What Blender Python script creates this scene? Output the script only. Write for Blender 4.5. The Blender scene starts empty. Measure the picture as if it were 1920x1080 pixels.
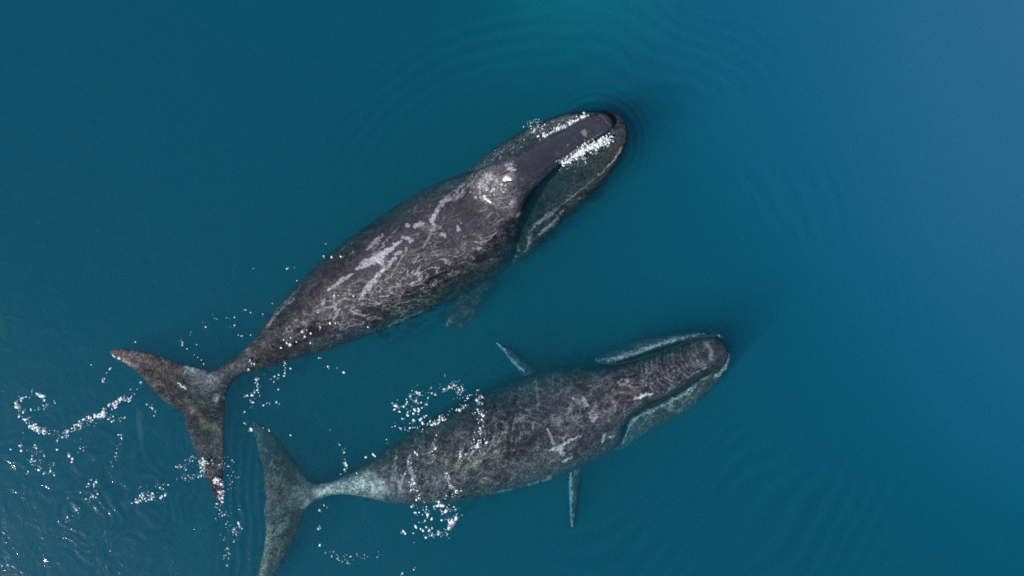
import bpy, math, random
import numpy as np
from mathutils import Vector
from mathutils.bvhtree import BVHTree

random.seed(7); RNG = np.random.default_rng(7)
scene = bpy.context.scene
col = scene.collection
R = math.radians

# ------------------------------------------------------------------ camera, sky, sun, exposure
H = 30.0                      # drone height over the water, metres
M = 29.5 / 1920.0             # metres of water surface per photo pixel
cam_d = bpy.data.cameras.new('camera'); cam = bpy.data.objects.new('camera', cam_d); col.objects.link(cam)
cam.location = (0, 0, H); cam.rotation_euler = (0, 0, 0)
cam_d.sensor_width = 36.0; cam_d.lens = 36.0 * H / 29.5
cam_d.clip_end = 2000.0
scene.camera = cam

SUN_EL, SUN_DIR = R(51), R(212)           # compass angle of the sun counted from +X, anticlockwise
to_sun = Vector((math.cos(SUN_EL)*math.cos(SUN_DIR), math.cos(SUN_EL)*math.sin(SUN_DIR), math.sin(SUN_EL)))
world = bpy.data.worlds.new('World'); scene.world = world; world.use_nodes = True
wn = world.node_tree; wn.nodes.clear()
sky = wn.nodes.new('ShaderNodeTexSky'); sky.sky_type = 'NISHITA'; sky.sun_disc = False
sky.sun_elevation = SUN_EL; sky.sun_rotation = math.pi/2 - SUN_DIR
bg = wn.nodes.new('ShaderNodeBackground'); bg.inputs['Strength'].default_value = 0.10
wo = wn.nodes.new('ShaderNodeOutputWorld')
wn.links.new(sky.outputs[0], bg.inputs[0]); wn.links.new(bg.outputs[0], wo.inputs[0])
sd = bpy.data.lights.new('sun', 'SUN'); sd.energy = 4.0; sd.angle = R(0.6); sd.color = (1.0, 0.975, 0.94)
sun = bpy.data.objects.new('sun', sd); col.objects.link(sun)
sun.rotation_euler = to_sun.to_track_quat('Z', 'Y').to_euler()
vs = scene.view_settings
vs.view_transform = 'Standard'; vs.look = 'None'; vs.gamma = 1.0; vs.use_curve_mapping = False; vs.exposure = 0.0
cy = scene.cycles
cy.max_bounces = 10; cy.volume_bounces = 4; cy.transparent_max_bounces = 12
cy.use_denoising = False; cy.sample_clamp_indirect = 3.0
cy.filter_width = 1.7

# ------------------------------------------------------------------ helpers
def W(px, py, z=0.0):
    """plan point of the photo (full-size pixels) standing at height z"""
    k = M * (H - z) / H
    return np.array([(px-960)*k, (540-py)*k, z])

def vnoise(p, seed=0):
    """smooth value noise, p (n,3) -> 0..1"""
    i = np.floor(p).astype(np.int64); f = p - i; f = f*f*(3-2*f)
    def h(a, b, c):
        n = (a*374761393 + b*668265263 + c*2147483647 + seed*974634777) & 0xffffffff
        n = ((n ^ (n >> 13)) * 1274126177) & 0xffffffff
        n = (n ^ (n >> 16)) & 0xffffffff
        return n / 4294967295.0
    r = 0
    for dx in (0, 1):
        for dy in (0, 1):
            for dz in (0, 1):
                w = (f[:,0] if dx else 1-f[:,0])*(f[:,1] if dy else 1-f[:,1])*(f[:,2] if dz else 1-f[:,2])
                r = r + w*h(i[:,0]+dx, i[:,1]+dy, i[:,2]+dz)
    return r

def fbm(p, oct=4, seed=0, gain=0.5):
    s, a, t = 0, 1.0, 0
    for o in range(oct):
        s = s + a*vnoise(p*(2.03**o)+o*17.3, seed+o); t += a; a *= gain
    return s/t

def sstep(a, b, x):
    t = np.clip((x-a)/(b-a), 0, 1); return t*t*(3-2*t)

def stroke(P2, pts, soft=0.6):
    """0..1 cover of a tapering stroke, pts = (px, py, half width px)"""
    best = np.zeros(len(P2))
    pts = [tuple(map(float, q)) for q in pts]
    if len(pts) == 1: pts = pts*2
    x0 = min(q[0]-3*q[2] for q in pts)-4; x1 = max(q[0]+3*q[2] for q in pts)+4
    y0 = min(q[1]-3*q[2] for q in pts)-4; y1 = max(q[1]+3*q[2] for q in pts)+4
    near = np.where((P2[:,0] > x0) & (P2[:,0] < x1) & (P2[:,1] > y0) & (P2[:,1] < y1))[0]
    Q = P2[near]; b = np.zeros(len(near))
    for (ax, ay, aw), (bx, by, bw) in zip(pts[:-1], pts[1:]):
        d = np.array([bx-ax, by-ay]); l2 = max(d@d, 1e-6)
        t = np.clip(((Q-np.array([ax, ay]))@d)/l2, 0, 1)
        dist = np.hypot(Q[:,0]-(ax+t*d[0]), Q[:,1]-(ay+t*d[1])); w = aw+(bw-aw)*t
        b = np.maximum(b, np.clip((w*(1+soft)-dist)/(w*2*soft), 0, 1))
    best[near] = b
    return best

def tag(o, label=None, cat=None, group=None, kind=None):
    if label: o['label'] = label
    if cat: o['category'] = cat
    if group: o['group'] = group
    if kind: o['kind'] = kind
    return o

def mesh_obj(name, v, f, mat, parent=None, smooth=True):
    me = bpy.data.meshes.new(name)
    me.from_pydata([tuple(x) for x in v], [], [tuple(int(k) for k in q) for q in f]); me.update()
    if smooth: me.polygons.foreach_set('use_smooth', [True]*len(me.polygons))
    o = bpy.data.objects.new(name, me); col.objects.link(o)
    if mat: me.materials.append(mat)
    o.parent = parent
    return o

def node_mat(name):
    m = bpy.data.materials.new(name); m.use_nodes = True; m.node_tree.nodes.clear()
    nt = m.node_tree
    def N(t, **kw):
        n = nt.nodes.new(t)
        for k, v in kw.items():
            if k in n.inputs.keys(): n.inputs[k].default_value = v
            else: setattr(n, k, v)
        return n
    return m, nt, N, nt.links.new

# ------------------------------------------------------------------ materials
def water_material():
    m, nt, N, L = node_mat('sea_water')
    out = N('ShaderNodeOutputMaterial')
    geo = N('ShaderNodeNewGeometry')
    tr = N('ShaderNodeBsdfTransparent'); gl = N('ShaderNodeBsdfGlossy', Roughness=0.085)
    gl.inputs['Color'].default_value = (1, 1, 1, 1)
    # small wind ripples, finer than the modelled waves
    n1 = N('ShaderNodeTexNoise', Scale=1.6, Detail=5.0, Roughness=0.55, Distortion=0.6)
    n2 = N('ShaderNodeTexNoise', Scale=9.0, Detail=2.0, Roughness=0.5, Distortion=1.0)
    L(geo.outputs['Position'], n1.inputs['Vector']); L(geo.outputs['Position'], n2.inputs['Vector'])
    ad = N('ShaderNodeMath', operation='MULTIPLY_ADD'); ad.inputs[1].default_value = 0.12
    L(n2.outputs[0], ad.inputs[0]); L(n1.outputs[0], ad.inputs[2])
    bp = N('ShaderNodeBump', Strength=1.0, Distance=0.022)
    L(ad.outputs[0], bp.inputs['Height'])
    L(bp.outputs[0], gl.inputs['Normal'])
    fr = N('ShaderNodeFresnel', IOR=1.33); L(bp.outputs[0], fr.inputs['Normal'])
    # painted caustics: ripple and web pattern tints how much light the surface passes
    rp = N('ShaderNodeAttribute', attribute_name='ripple'); sr = N('ShaderNodeAttribute', attribute_name='caustic_amount')
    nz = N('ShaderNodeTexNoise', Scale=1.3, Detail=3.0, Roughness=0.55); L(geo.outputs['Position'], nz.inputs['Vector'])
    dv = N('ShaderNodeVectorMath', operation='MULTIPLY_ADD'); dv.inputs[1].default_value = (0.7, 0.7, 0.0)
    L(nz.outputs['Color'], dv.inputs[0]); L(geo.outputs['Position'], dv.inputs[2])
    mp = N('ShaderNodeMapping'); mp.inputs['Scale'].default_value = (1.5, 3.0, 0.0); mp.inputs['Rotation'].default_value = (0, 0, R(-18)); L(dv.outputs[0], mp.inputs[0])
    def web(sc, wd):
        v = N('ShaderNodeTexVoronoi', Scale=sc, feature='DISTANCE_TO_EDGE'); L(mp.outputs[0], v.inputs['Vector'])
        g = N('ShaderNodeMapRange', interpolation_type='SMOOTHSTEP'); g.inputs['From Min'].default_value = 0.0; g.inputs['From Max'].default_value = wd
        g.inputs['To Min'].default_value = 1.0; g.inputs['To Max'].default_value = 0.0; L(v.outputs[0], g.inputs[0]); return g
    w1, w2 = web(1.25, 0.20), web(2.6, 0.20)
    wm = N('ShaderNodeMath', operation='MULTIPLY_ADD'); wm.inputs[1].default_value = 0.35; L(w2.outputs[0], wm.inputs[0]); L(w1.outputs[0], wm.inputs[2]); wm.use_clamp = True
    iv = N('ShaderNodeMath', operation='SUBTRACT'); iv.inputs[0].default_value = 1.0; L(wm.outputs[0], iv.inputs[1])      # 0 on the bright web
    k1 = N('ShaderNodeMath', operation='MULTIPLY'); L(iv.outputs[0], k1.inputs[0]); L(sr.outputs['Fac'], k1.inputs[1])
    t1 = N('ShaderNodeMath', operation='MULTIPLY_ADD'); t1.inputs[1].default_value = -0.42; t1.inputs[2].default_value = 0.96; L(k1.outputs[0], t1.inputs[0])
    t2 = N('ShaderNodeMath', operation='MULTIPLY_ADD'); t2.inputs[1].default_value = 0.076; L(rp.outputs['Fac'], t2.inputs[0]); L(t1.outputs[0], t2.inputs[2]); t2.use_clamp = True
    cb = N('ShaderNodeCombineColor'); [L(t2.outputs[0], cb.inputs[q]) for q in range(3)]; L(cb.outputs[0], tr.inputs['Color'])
    mx = N('ShaderNodeMixShader'); L(fr.outputs[0], mx.inputs[0]); L(tr.outputs[0], mx.inputs[1]); L(gl.outputs[0], mx.inputs[2])
    L(mx.outputs[0], out.inputs['Surface'])
    # the water itself: molecules and plankton scatter, red is absorbed first
    ab = N('ShaderNodeVolumeAbsorption', Density=WAT['ab']); ab.inputs['Color'].default_value = WAT['abc']
    sc = N('ShaderNodeVolumeScatter', Density=WAT['sc'], Anisotropy=0.0); sc.inputs['Color'].default_value = WAT['scc']
    s2 = N('ShaderNodeVolumeScatter', Density=WAT['s2'], Anisotropy=-0.62); s2.inputs['Color'].default_value = WAT['s2c']
    a1 = N('ShaderNodeAddShader'); a2 = N('ShaderNodeAddShader')
    L(ab.outputs[0], a1.inputs[0]); L(sc.outputs[0], a1.inputs[1]); L(a1.outputs[0], a2.inputs[0]); L(s2.outputs[0], a2.inputs[1])
    L(a2.outputs[0], out.inputs['Volume'])
    return m
# absorption node: sigma_a = density * (1 - colour);  scatter node: sigma_s = density * colour
WAT = dict(ab=0.60, abc=(0.0, 0.67, 0.77, 1), sc=0.160, scc=(0.015, 0.71, 0.91, 1), s2=0.011, s2c=(0.2, 0.6, 0.8, 1))

def plume_material(name, dens, c):
    m, nt, N, L = node_mat(name)
    out = N('ShaderNodeOutputMaterial'); sc = N('ShaderNodeVolumeScatter', Density=dens, Anisotropy=0.0)
    sc.inputs['Color'].default_value = (*c, 1); L(sc.outputs[0], out.inputs['Volume'])
    return m

def skin_material():
    m, nt, N, L = node_mat('whale_skin')
    out = N('ShaderNodeOutputMaterial'); bs = N('ShaderNodeBsdfPrincipled')
    L(bs.outputs[0], out.inputs['Surface'])
    pig = N('ShaderNodeAttribute', attribute_name='pigment')        # scars and mottling, plus light and shade painted into the colour
    mask = N('ShaderNodeAttribute', attribute_name='pale')
    rough = N('ShaderNodeAttribute', attribute_name='smoothness')
    geo = N('ShaderNodeNewGeometry')
    # fine grain in the skin
    n1 = N('ShaderNodeTexNoise', Scale=17.0, Detail=4.0, Roughness=0.6, Distortion=1.5); L(geo.outputs['Position'], n1.inputs['Vector'])
    cr = N('ShaderNodeValToRGB'); cr.color_ramp.elements[0].position = 0.40; cr.color_ramp.elements[0].color = (0.35, 0.35, 0.37, 1)
    cr.color_ramp.elements[1].position = 0.64; cr.color_ramp.elements[1].color = (2.1, 2.05, 2.05, 1)
    L(n1.outputs[0], cr.inputs[0])
    mul = N('ShaderNodeMix', data_type='RGBA', blend_type='MULTIPLY'); fm = N('ShaderNodeMath', operation='MULTIPLY_ADD'); fm.inputs[1].default_value = -0.8; fm.inputs[2].default_value = 1.0; L(rough.outputs['Fac'], fm.inputs[0]); L(fm.outputs[0], mul.inputs[0])
    L(pig.outputs['Color'], mul.inputs[6]); L(cr.outputs[0], mul.inputs[7])
    L(mul.outputs[2], bs.inputs['Base Color'])
    mr = N('ShaderNodeMapRange'); mr.inputs['To Min'].default_value = 0.62; mr.inputs['To Max'].default_value = 0.42
    L(rough.outputs['Fac'], mr.inputs['Value']); L(mr.outputs[0], bs.inputs['Roughness'])
    bs.inputs['IOR'].default_value = 1.5
    # skin out of the water is wet and shines; under water nothing separates it from the water
    sx = N('ShaderNodeSeparateXYZ'); L(geo.outputs['Position'], sx.inputs[0])
    wt = N('ShaderNodeMapRange'); wt.inputs['From Min'].default_value = 0.0; wt.inputs['From Max'].default_value = 0.06; L(sx.outputs[2], wt.inputs['Value'])
    wc = N('ShaderNodeMath', operation='MULTIPLY'); wc.inputs[1].default_value = 0.7; L(wt.outputs[0], wc.inputs[0]); L(wc.outputs[0], bs.inputs['Coat Weight'])
    ws = N('ShaderNodeMath', operation='MULTIPLY'); ws.inputs[1].default_value = 0.22; L(wt.outputs[0], ws.inputs[0]); L(ws.outputs[0], bs.inputs['Specular IOR Level'])
    bs.inputs['Coat Roughness'].default_value = 0.24; bs.inputs['Coat IOR'].default_value = 1.4
    # wrinkles
    n2 = N('ShaderNodeTexNoise', Scale=5.0, Detail=6.0, Roughness=0.6, Distortion=2.0); L(geo.outputs['Position'], n2.inputs['Vector'])
    vo = N('ShaderNodeTexVoronoi', Scale=7.0, feature='DISTANCE_TO_EDGE')
    ds = N('ShaderNodeVectorMath', operation='MULTIPLY_ADD'); ds.inputs[1].default_value = (0.3, 0.3, 0.3)
    L(n2.outputs['Color'], ds.inputs[0]); L(geo.outputs['Position'], ds.inputs[2]); L(ds.outputs[0], vo.inputs['Vector'])
    ad = N('ShaderNodeMath', operation='MULTIPLY_ADD'); ad.inputs[1].default_value = 0.5
    L(vo.outputs[0], ad.inputs[0]); L(n2.outputs[0], ad.inputs[2])
    bp = N('ShaderNodeBump', Distance=0.03); L(ad.outputs[0], bp.inputs['Height'])
    iv = N('ShaderNodeMath', operation='SUBTRACT'); iv.inputs[0].default_value = 1.0; L(rough.outputs['Fac'], iv.inputs[1])
    L(iv.outputs[0], bp.inputs['Strength'])
    L(bp.outputs[0], bs.inputs['Normal'])
    return m

def plain_material(name, c, rough=0.5, bump=0.0, scale=20, sss=0.0):
    m, nt, N, L = node_mat(name)
    out = N('ShaderNodeOutputMaterial'); bs = N('ShaderNodeBsdfPrincipled', Roughness=rough)
    L(bs.outputs[0], out.inputs['Surface'])
    n = N('ShaderNodeTexNoise', Scale=float(scale), Detail=3.0)
    geo = N('ShaderNodeNewGeometry'); L(geo.outputs['Position'], n.inputs['Vector'])
    cr = N('ShaderNodeValToRGB')
    cr.color_ramp.elements[0].color = (c[0]*.8, c[1]*.8, c[2]*.8, 1); cr.color_ramp.elements[1].color = (min(1,c[0]*1.15), min(1,c[1]*1.15), min(1,c[2]*1.15), 1)
    L(n.outputs[0], cr.inputs[0]); L(cr.outputs[0], bs.inputs['Base Color'])
    if bump:
        bp = N('ShaderNodeBump', Distance=bump); L(n.outputs[0], bp.inputs['Height']); L(bp.outputs[0], bs.inputs['Normal'])
    return m

MAT_WATER = water_material()
MAT_SKIN = skin_material()
MAT_FOAM_GLINT = plain_material('foam_and_glint', (0.80, 0.85, 0.88), 0.35, 0.01, 40)
def foam_glint_material():
    m = plain_material('foam_and_glint', (0.82, 0.86, 0.88), 0.35, 0.01, 40); nt = m.node_tree
    out = next(n for n in nt.nodes if n.type == 'OUTPUT_MATERIAL'); bs = next(n for n in nt.nodes if n.type == 'BSDF_PRINCIPLED')
    at = nt.nodes.new('ShaderNodeAttribute'); at.attribute_name = 'cover'
    tr = nt.nodes.new('ShaderNodeBsdfTransparent'); mx = nt.nodes.new('ShaderNodeMixShader')
    nt.links.new(at.outputs['Fac'], mx.inputs[0]); nt.links.new(tr.outputs[0], mx.inputs[1]); nt.links.new(bs.outputs[0], mx.inputs[2])
    nt.links.new(mx.outputs[0], out.inputs['Surface'])
    return m
MAT_FOAM_GLINT = foam_glint_material()      # foam, drops and modelled sun glints share this white; thin froth shows the water
MAT_DARK = plain_material('baleen', (0.02, 0.02, 0.02), 0.6, 0.01, 30)

# ------------------------------------------------------------------ the sea: one closed body of water
def ripples(x, y):
    """the wave trains the whales send out, -1..1 times their strength: close rings round the first snout, a wide
    fan ahead of both animals, long thin wavelets running out to the lower right"""
    p = np.stack([x, y, np.zeros_like(x)], 1)
    w1 = fbm(p*0.9, 2, 31)-0.5; w2 = fbm(p*0.35, 2, 33)-0.5; patch = sstep(0.35, 0.62, fbm(p*0.45, 2, 35))
    crest = lambda ph: 2*((0.5+0.5*np.sin(ph))**1.8)-0.8
    c = W(1120, 262); r = np.hypot(x-c[0], y-c[1]); a = np.arctan2(y-c[1], x-c[0])
    m1 = np.exp(-((r-1.15)/0.42)**2)*sstep(-1.1, -0.3, a)*(1-sstep(1.8, 2.7, a))
    z = 1.2*m1*(0.4+patch)*crest((r+0.16*w1)*2*math.pi/0.23)
    c = W(1010, 640); r = np.hypot(x-c[0], y-c[1]); a = np.arctan2(y-c[1], x-c[0])
    m2 = sstep(6.6, 8.0, r)*(1-sstep(9.5, 13.5, r))*sstep(-0.1, 0.4, a)*(1-sstep(1.2, 1.75, a))
    z = z+0.55*m2*(0.15+0.85*patch)*(crest((r+1.8*w2+0.22*w1)*2*math.pi/0.57)+0.5*crest((r*0.8+x*0.5+1.2*w1)*2*math.pi/0.43))
    m3 = sstep(4.6, 6.0, r)*(1-sstep(9.0, 13.0, r))*sstep(-1.7, -1.2, a)*(1-sstep(-0.55, -0.25, a))
    z = z+0.8*m3*(0.1+0.9*patch)*crest((r+1.8*w2+0.16*w1)*2*math.pi/0.58)
    c = W(1000, 480); r = np.hypot(x-c[0], y-c[1]); a = np.arctan2(y-c[1], x-c[0])
    m4 = np.exp(-((r-6.2)/1.0)**2)*sstep(1.1, 1.6, a)*(1-sstep(2.3, 3.1, a))
    z = z+0.7*m4*crest((r+0.6*w2+0.1*w1)*2*math.pi/0.40)
    c = W(230, 930); r = np.hypot(x-c[0], y-c[1])
    m5 = np.exp(-(r/2.8)**2)
    z = z+0.45*m5*crest((r*0.9+x*0.5+3.0*w1+5.0*w2)*2*math.pi/0.42)
    c = W(455, 960); m6 = np.exp(-((x-c[0])/0.7)**2)*np.exp(-((y-c[1])/3.2)**2)
    z = z+0.6*m6*crest((x+0.5*w1+0.8*w2)*2*math.pi/0.30)
    return z

def wave_height(x, y):
    """gentle swell and the whales' wave trains"""
    p = np.stack([x, y, np.zeros_like(x)], 1)
    z = 0.022*(fbm(p*np.array([0.35, 0.55, 1]), 3, 5)-0.5)
    z += 0.006*(fbm(p*np.array([1.6, 2.4, 1]), 3, 9)-0.5)
    return z+0.007*ripples(x, y)

def caustic_amount(x, y):
    """how strongly the painted caustic web shows over the backs, 0..1"""
    P2 = np.stack([x/M+960, 540-y/M], 1); s = np.zeros(len(x))
    for pts, a in [([(720,610,30),(800,560,44),(880,500,50),(940,450,44),(1010,420,34),(1090,350,34)], 1.0), ([(480,680,30),(600,620,40)], 0.6), ([(700,430,20),(600,520,20),(520,600,16)], 0.5),
                   ([(1330,670,40),(1240,710,50),(1150,740,60),(1050,780,80),(900,840,80),(800,870,60)], 0.9), ([(700,900,34),(600,915,24)], 0.5), ([(525,870,36),(520,1000,36),(500,1080,26)], 0.6),
                   ([(380,800,26),(300,720,26)], 0.6), ([(930,640,14),(990,690,14)], 0.5), ([(1074,900,14),(1072,980,10)], 0.5), ([(880,570,24)], 0.5), ([(210,930,120)], 0.25), ([(440,900,40),(440,1060,40)], 0.2)]:
        s = np.maximum(s, a*stroke(P2, pts, 0.6))
    return s

def make_sea():
    def axis(h, step, far):
        a = list(np.arange(-h, h+step/2, step)); s = step; x = a[-1]; ext = []
        while x < far:
            s *= 1.35; x = min(far, x+s); ext.append(x)
        return np.array([-e for e in ext[::-1]] + a + ext)
    xs = axis(15.5, 0.045, 400.0); ys = axis(9.0, 0.045, 400.0)
    nx, ny = len(xs), len(ys)
    X, Y = np.meshgrid(xs, ys); X = X.ravel(); Y = Y.ravel()
    Z = wave_height(X, Y)
    fade = 1-sstep(14, 40, np.hypot(X, Y)-4); Z *= fade
    top = np.stack([X, Y, Z], 1)
    idx = np.arange(nx*ny).reshape(ny, nx)
    q = np.stack([idx[:-1,:-1], idx[:-1,1:], idx[1:,1:], idx[1:,:-1]], -1).reshape(-1, 4)
    ring = list(idx[0,:]) + list(idx[1:,-1]) + list(idx[-1,-2::-1]) + list(idx[-2:0:-1,0])
    n0 = nx*ny; low = top[ring].copy(); low[:,2] = -45.0
    verts = np.vstack([top, low]); nr = len(ring)
    faces = q.tolist()
    for k in range(nr):
        k2 = (k+1) % nr
        faces.append([ring[k2], ring[k], n0+k, n0+k2])
    faces.append([n0+k for k in range(nr)][::-1])
    me = bpy.data.meshes.new('water')
    me.from_pydata(verts.tolist(), [], faces); me.update()
    me.polygons.foreach_set('use_smooth', [True]*len(q) + [False]*(len(me.polygons)-len(q)))
    o = bpy.data.objects.new('water', me); col.objects.link(o); me.materials.append(MAT_WATER)
    o['kind'] = 'structure'
    for nm, fn in (('ripple', ripples), ('caustic_amount', caustic_amount)):
        val = np.zeros(len(verts), np.float32); val[:nx*ny] = fn(X, Y)*fade
        at = me.attributes.new(nm, 'FLOAT', 'POINT'); at.data.foreach_set('value', val)
    b = mesh_obj('sea_bed', [(-401,-401,-44.5),(401,-401,-44.5),(401,401,-44.5),(-401,401,-44.5)], [(0,1,2,3)],
                 plain_material('sea_bed', (0.05, 0.06, 0.06), 0.9, 0, 0.3), smooth=False)
    b['kind'] = 'structure'
make_sea()

# ------------------------------------------------------------------ whales
def catmull(P, n):
    P = np.asarray(P, float); seg = np.linalg.norm(np.diff(P[:, :4], axis=0), axis=1); seg = np.maximum(seg, 1e-3)
    s = np.concatenate([[0], np.cumsum(seg)]); q = np.linspace(0, s[-1], n)
    T = np.zeros_like(P)
    T[1:-1] = (P[2:]-P[:-2])/(s[2:]-s[:-2])[:, None]; T[0] = (P[1]-P[0])/seg[0]; T[-1] = (P[-1]-P[-2])/seg[-1]
    i = np.clip(np.searchsorted(s, q, 'right')-1, 0, len(P)-2); h = seg[i]; t = (q-s[i])/h
    t = t[:, None]; h = h[:, None]
    return ((2*t**3-3*t**2+1)*P[i] + (t**3-2*t**2+t)*h*T[i] + (-2*t**3+3*t**2)*P[i+1] + (t**3-t**2)*h*T[i+1])

def loft(rows, n=160, k=40, power=2.0, top=None):
    """rows: left px, left py, right px, right py, z of the top, of the edge, of the bottom.  Closed tube of n stations."""
    S = catmull(rows, n); V = []
    th = np.linspace(0, math.pi, k+1)
    tt = -np.cos(th)
    for j in range(n):
        lx, ly, rx, ry, zt, zm, zb = S[j]
        Lw, Rw = W(lx, ly, zm), W(rx, ry, zm)
        t = tt; base = Lw[None]*(0.5-0.5*t)[:, None] + Rw[None]*(0.5+0.5*t)[:, None]
        pw = 2.1+0.4*float(1-sstep(0.17, 0.30, j/(n-1))) if callable(power) else power
        prof = (1-np.abs(t)**pw)**(1/pw)
        up = base.copy(); up[:, 2] = zm+(zt-zm)*prof
        if top is not None: up[:, 2] = top(j/(n-1), t, zt, zm)
        dn = base.copy(); dn[:, 2] = zm+(zb-zm)*(1-np.abs(t)**2)**0.5
        V.append(np.vstack([up, dn[1:-1][::-1]]))
    m = len(V[0]); V = np.vstack(V); F = []
    for j in range(n-1):
        for a in range(m):
            b = (a+1) % m
            F.append((j*m+a, j*m+b, (j+1)*m+b, (j+1)*m+a))
    F.append(tuple(range(m))[::-1]); F.append(tuple((n-1)*m+a for a in range(m)))
    return V, F

def jaw_top(us, cl, cr, drop_l, drop_r, wid_l, wid_r):
    """lower jaw: lips stand up along both sides, the mouth between them lies lower.
    us: stations 0..1 from chin to mouth corner; crest place, depth of the mouth and width of its wall there"""
    def f(u, t, zt, zm):
        g = lambda l, r: np.where(t < 0, np.interp(u, us, l), np.interp(u, us, r))
        c, dz, wd = g(cl, cr), g(drop_l, drop_r), g(wid_l, wid_r)
        a = np.abs(t)
        out = zm+(zt-zm)*np.sqrt(np.clip(1-np.clip((a-c)/(1-c), 0, 1)**2, 0, 1))
        inn = zt-dz*np.clip((c-a)/wd, 0, 1)**0.8
        return np.where(a > c, out, inn)
    return f

def build_whale(parts, voxel, name, parent):
    V, F, n = [], [], 0
    for v, f in parts:
        V.append(v); F += [tuple(i+n for i in q) for q in f]; n += len(v)
    V = np.vstack(V)
    me = bpy.data.meshes.new('tmp'); me.from_pydata(V.tolist(), [], F); me.update()
    import bmesh
    bm = bmesh.new(); bm.from_mesh(me); bmesh.ops.recalc_face_normals(bm, faces=bm.faces[:]); bm.to_mesh(me); bm.free()
    o = bpy.data.objects.new('tmp', me); col.objects.link(o)
    r = o.modifiers.new('r', 'REMESH'); r.mode = 'VOXEL'; r.voxel_size = voxel; r.adaptivity = 0
    s = o.modifiers.new('s', 'SMOOTH'); s.factor = 0.5; s.iterations = 8
    dg = bpy.context.evaluated_depsgraph_get(); ev = o.evaluated_get(dg)
    nm = bpy.data.meshes.new_from_object(ev); bpy.data.objects.remove(o)
    nm.name = name
    w = bpy.data.objects.new(name, nm); col.objects.link(w); w.parent = parent
    nm.materials.clear(); nm.materials.append(MAT_SKIN)
    nm.polygons.foreach_set('use_smooth', [True]*len(nm.polygons))
    return w

def arr(me):
    a = np.empty(len(me.vertices)*3, np.float32); me.vertices.foreach_get('co', a); a = a.reshape(-1, 3).astype(float)
    b = np.empty(len(me.vertices)*3, np.float32); me.vertices.foreach_get('normal', b)
    return a, b.reshape(-1, 3).astype(float)

def paint(w, marks, pale_areas, smooth_areas, line_areas, line_dir, rough_amp=0.02, tone=1.0):
    me = w.data; co, no = arr(me)
    # plan position as traced from the air
    k = H/(H-co[:,2])/M
    P2 = np.stack([co[:,0]*k+960, 540-co[:,1]*k], 1)
    warp = np.stack([fbm(co*3.5, 3, 61)-0.5, fbm(co*3.5, 3, 71)-0.5], 1)
    fine = np.stack([fbm(co*14, 3, 63)-0.5, fbm(co*14, 3, 73)-0.5], 1)
    P = P2+warp*4+fine*9
    blot = fbm(co*12, 3, 81)
    base = np.array([0.049, 0.044, 0.053])
    n_big = fbm(co*0.9, 4, 3); n_mid = fbm(co*5.0, 4, 13, 0.6); n_fin = fbm(co*16, 3, 23, 0.7)
    n_reg = fbm(co*0.55+3, 2, 43)
    sm = np.zeros(len(co))
    for pts, s_ in smooth_areas: sm = np.maximum(sm, stroke(P2, pts, 0.5)*s_)
    c = base[None]*(0.25+1.3*n_big)[:, None]*((0.3+1.35*n_mid)*(1-0.6*sm)+0.6*sm)[:, None]
    # lighter grey mottling, broken into flecks
    fle = sstep(0.56, 0.80, 0.5*n_mid+0.5*n_fin+0.12*(n_big-0.5))
    fle = fle*(1-0.8*sm)*(0.15+0.85*sstep(0.38, 0.6, n_reg)); c = c*(1-0.45*fle[:, None])+0.45*fle[:, None]*np.array([0.20, 0.19, 0.19])
    # painted caustics: fine curling light lines put into the skin colour
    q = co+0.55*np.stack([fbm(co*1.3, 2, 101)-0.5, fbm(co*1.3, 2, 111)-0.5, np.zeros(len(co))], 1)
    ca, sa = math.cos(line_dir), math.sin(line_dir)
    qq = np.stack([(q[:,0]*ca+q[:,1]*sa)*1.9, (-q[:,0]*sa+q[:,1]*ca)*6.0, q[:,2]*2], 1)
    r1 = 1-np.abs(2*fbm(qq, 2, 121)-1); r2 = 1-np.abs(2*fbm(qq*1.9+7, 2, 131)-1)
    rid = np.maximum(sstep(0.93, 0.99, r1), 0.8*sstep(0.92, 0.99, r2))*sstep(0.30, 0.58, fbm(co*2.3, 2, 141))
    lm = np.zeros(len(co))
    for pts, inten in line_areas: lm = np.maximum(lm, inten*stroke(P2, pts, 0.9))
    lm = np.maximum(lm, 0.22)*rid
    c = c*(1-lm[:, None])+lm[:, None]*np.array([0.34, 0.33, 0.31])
    smooth = np.zeros(len(co))
    for pts, inten, broken, colr in pale_areas:
        m = stroke(P2+warp*14, pts, 0.9)
        m = (m*inten*((1-broken)+broken*sstep(0.42, 0.66, 0.5*blot+0.5*n_mid)))[:, None]
        c = c*(1-m)+np.array(colr)*m
    for pts, inten, broken in marks:
        m = stroke(P, pts, 0.22)*inten
        m = (m*((1-broken)+broken*sstep(0.36, 0.52, blot)))[:, None]
        c = c*(1-m)+np.array([0.40, 0.39, 0.42])*m
    c = np.minimum(c*tone, 0.75)
    for pts, s in smooth_areas:
        smooth = np.maximum(smooth, stroke(P2, pts, 0.5)*s)
    amp = rough_amp*(1-smooth)
    co2 = co+no*(amp*(fbm(co*6, 3, 91)-0.5)+amp*1.5*(fbm(co*1.8, 2, 95)-0.5))[:, None]
    me.vertices.foreach_set('co', co2.astype(np.float32).ravel())
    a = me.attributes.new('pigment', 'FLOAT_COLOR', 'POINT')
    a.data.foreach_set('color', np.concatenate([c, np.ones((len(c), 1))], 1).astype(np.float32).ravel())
    a = me.attributes.new('smoothness', 'FLOAT', 'POINT'); a.data.foreach_set('value', smooth.astype(np.float32))
    me.update()

def whale_root(name, px, py, z, label):
    e = bpy.data.objects.new('whale', None); col.objects.link(e)
    tag(e, label, 'whale', 'whales swimming at the surface')
    return e

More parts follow.
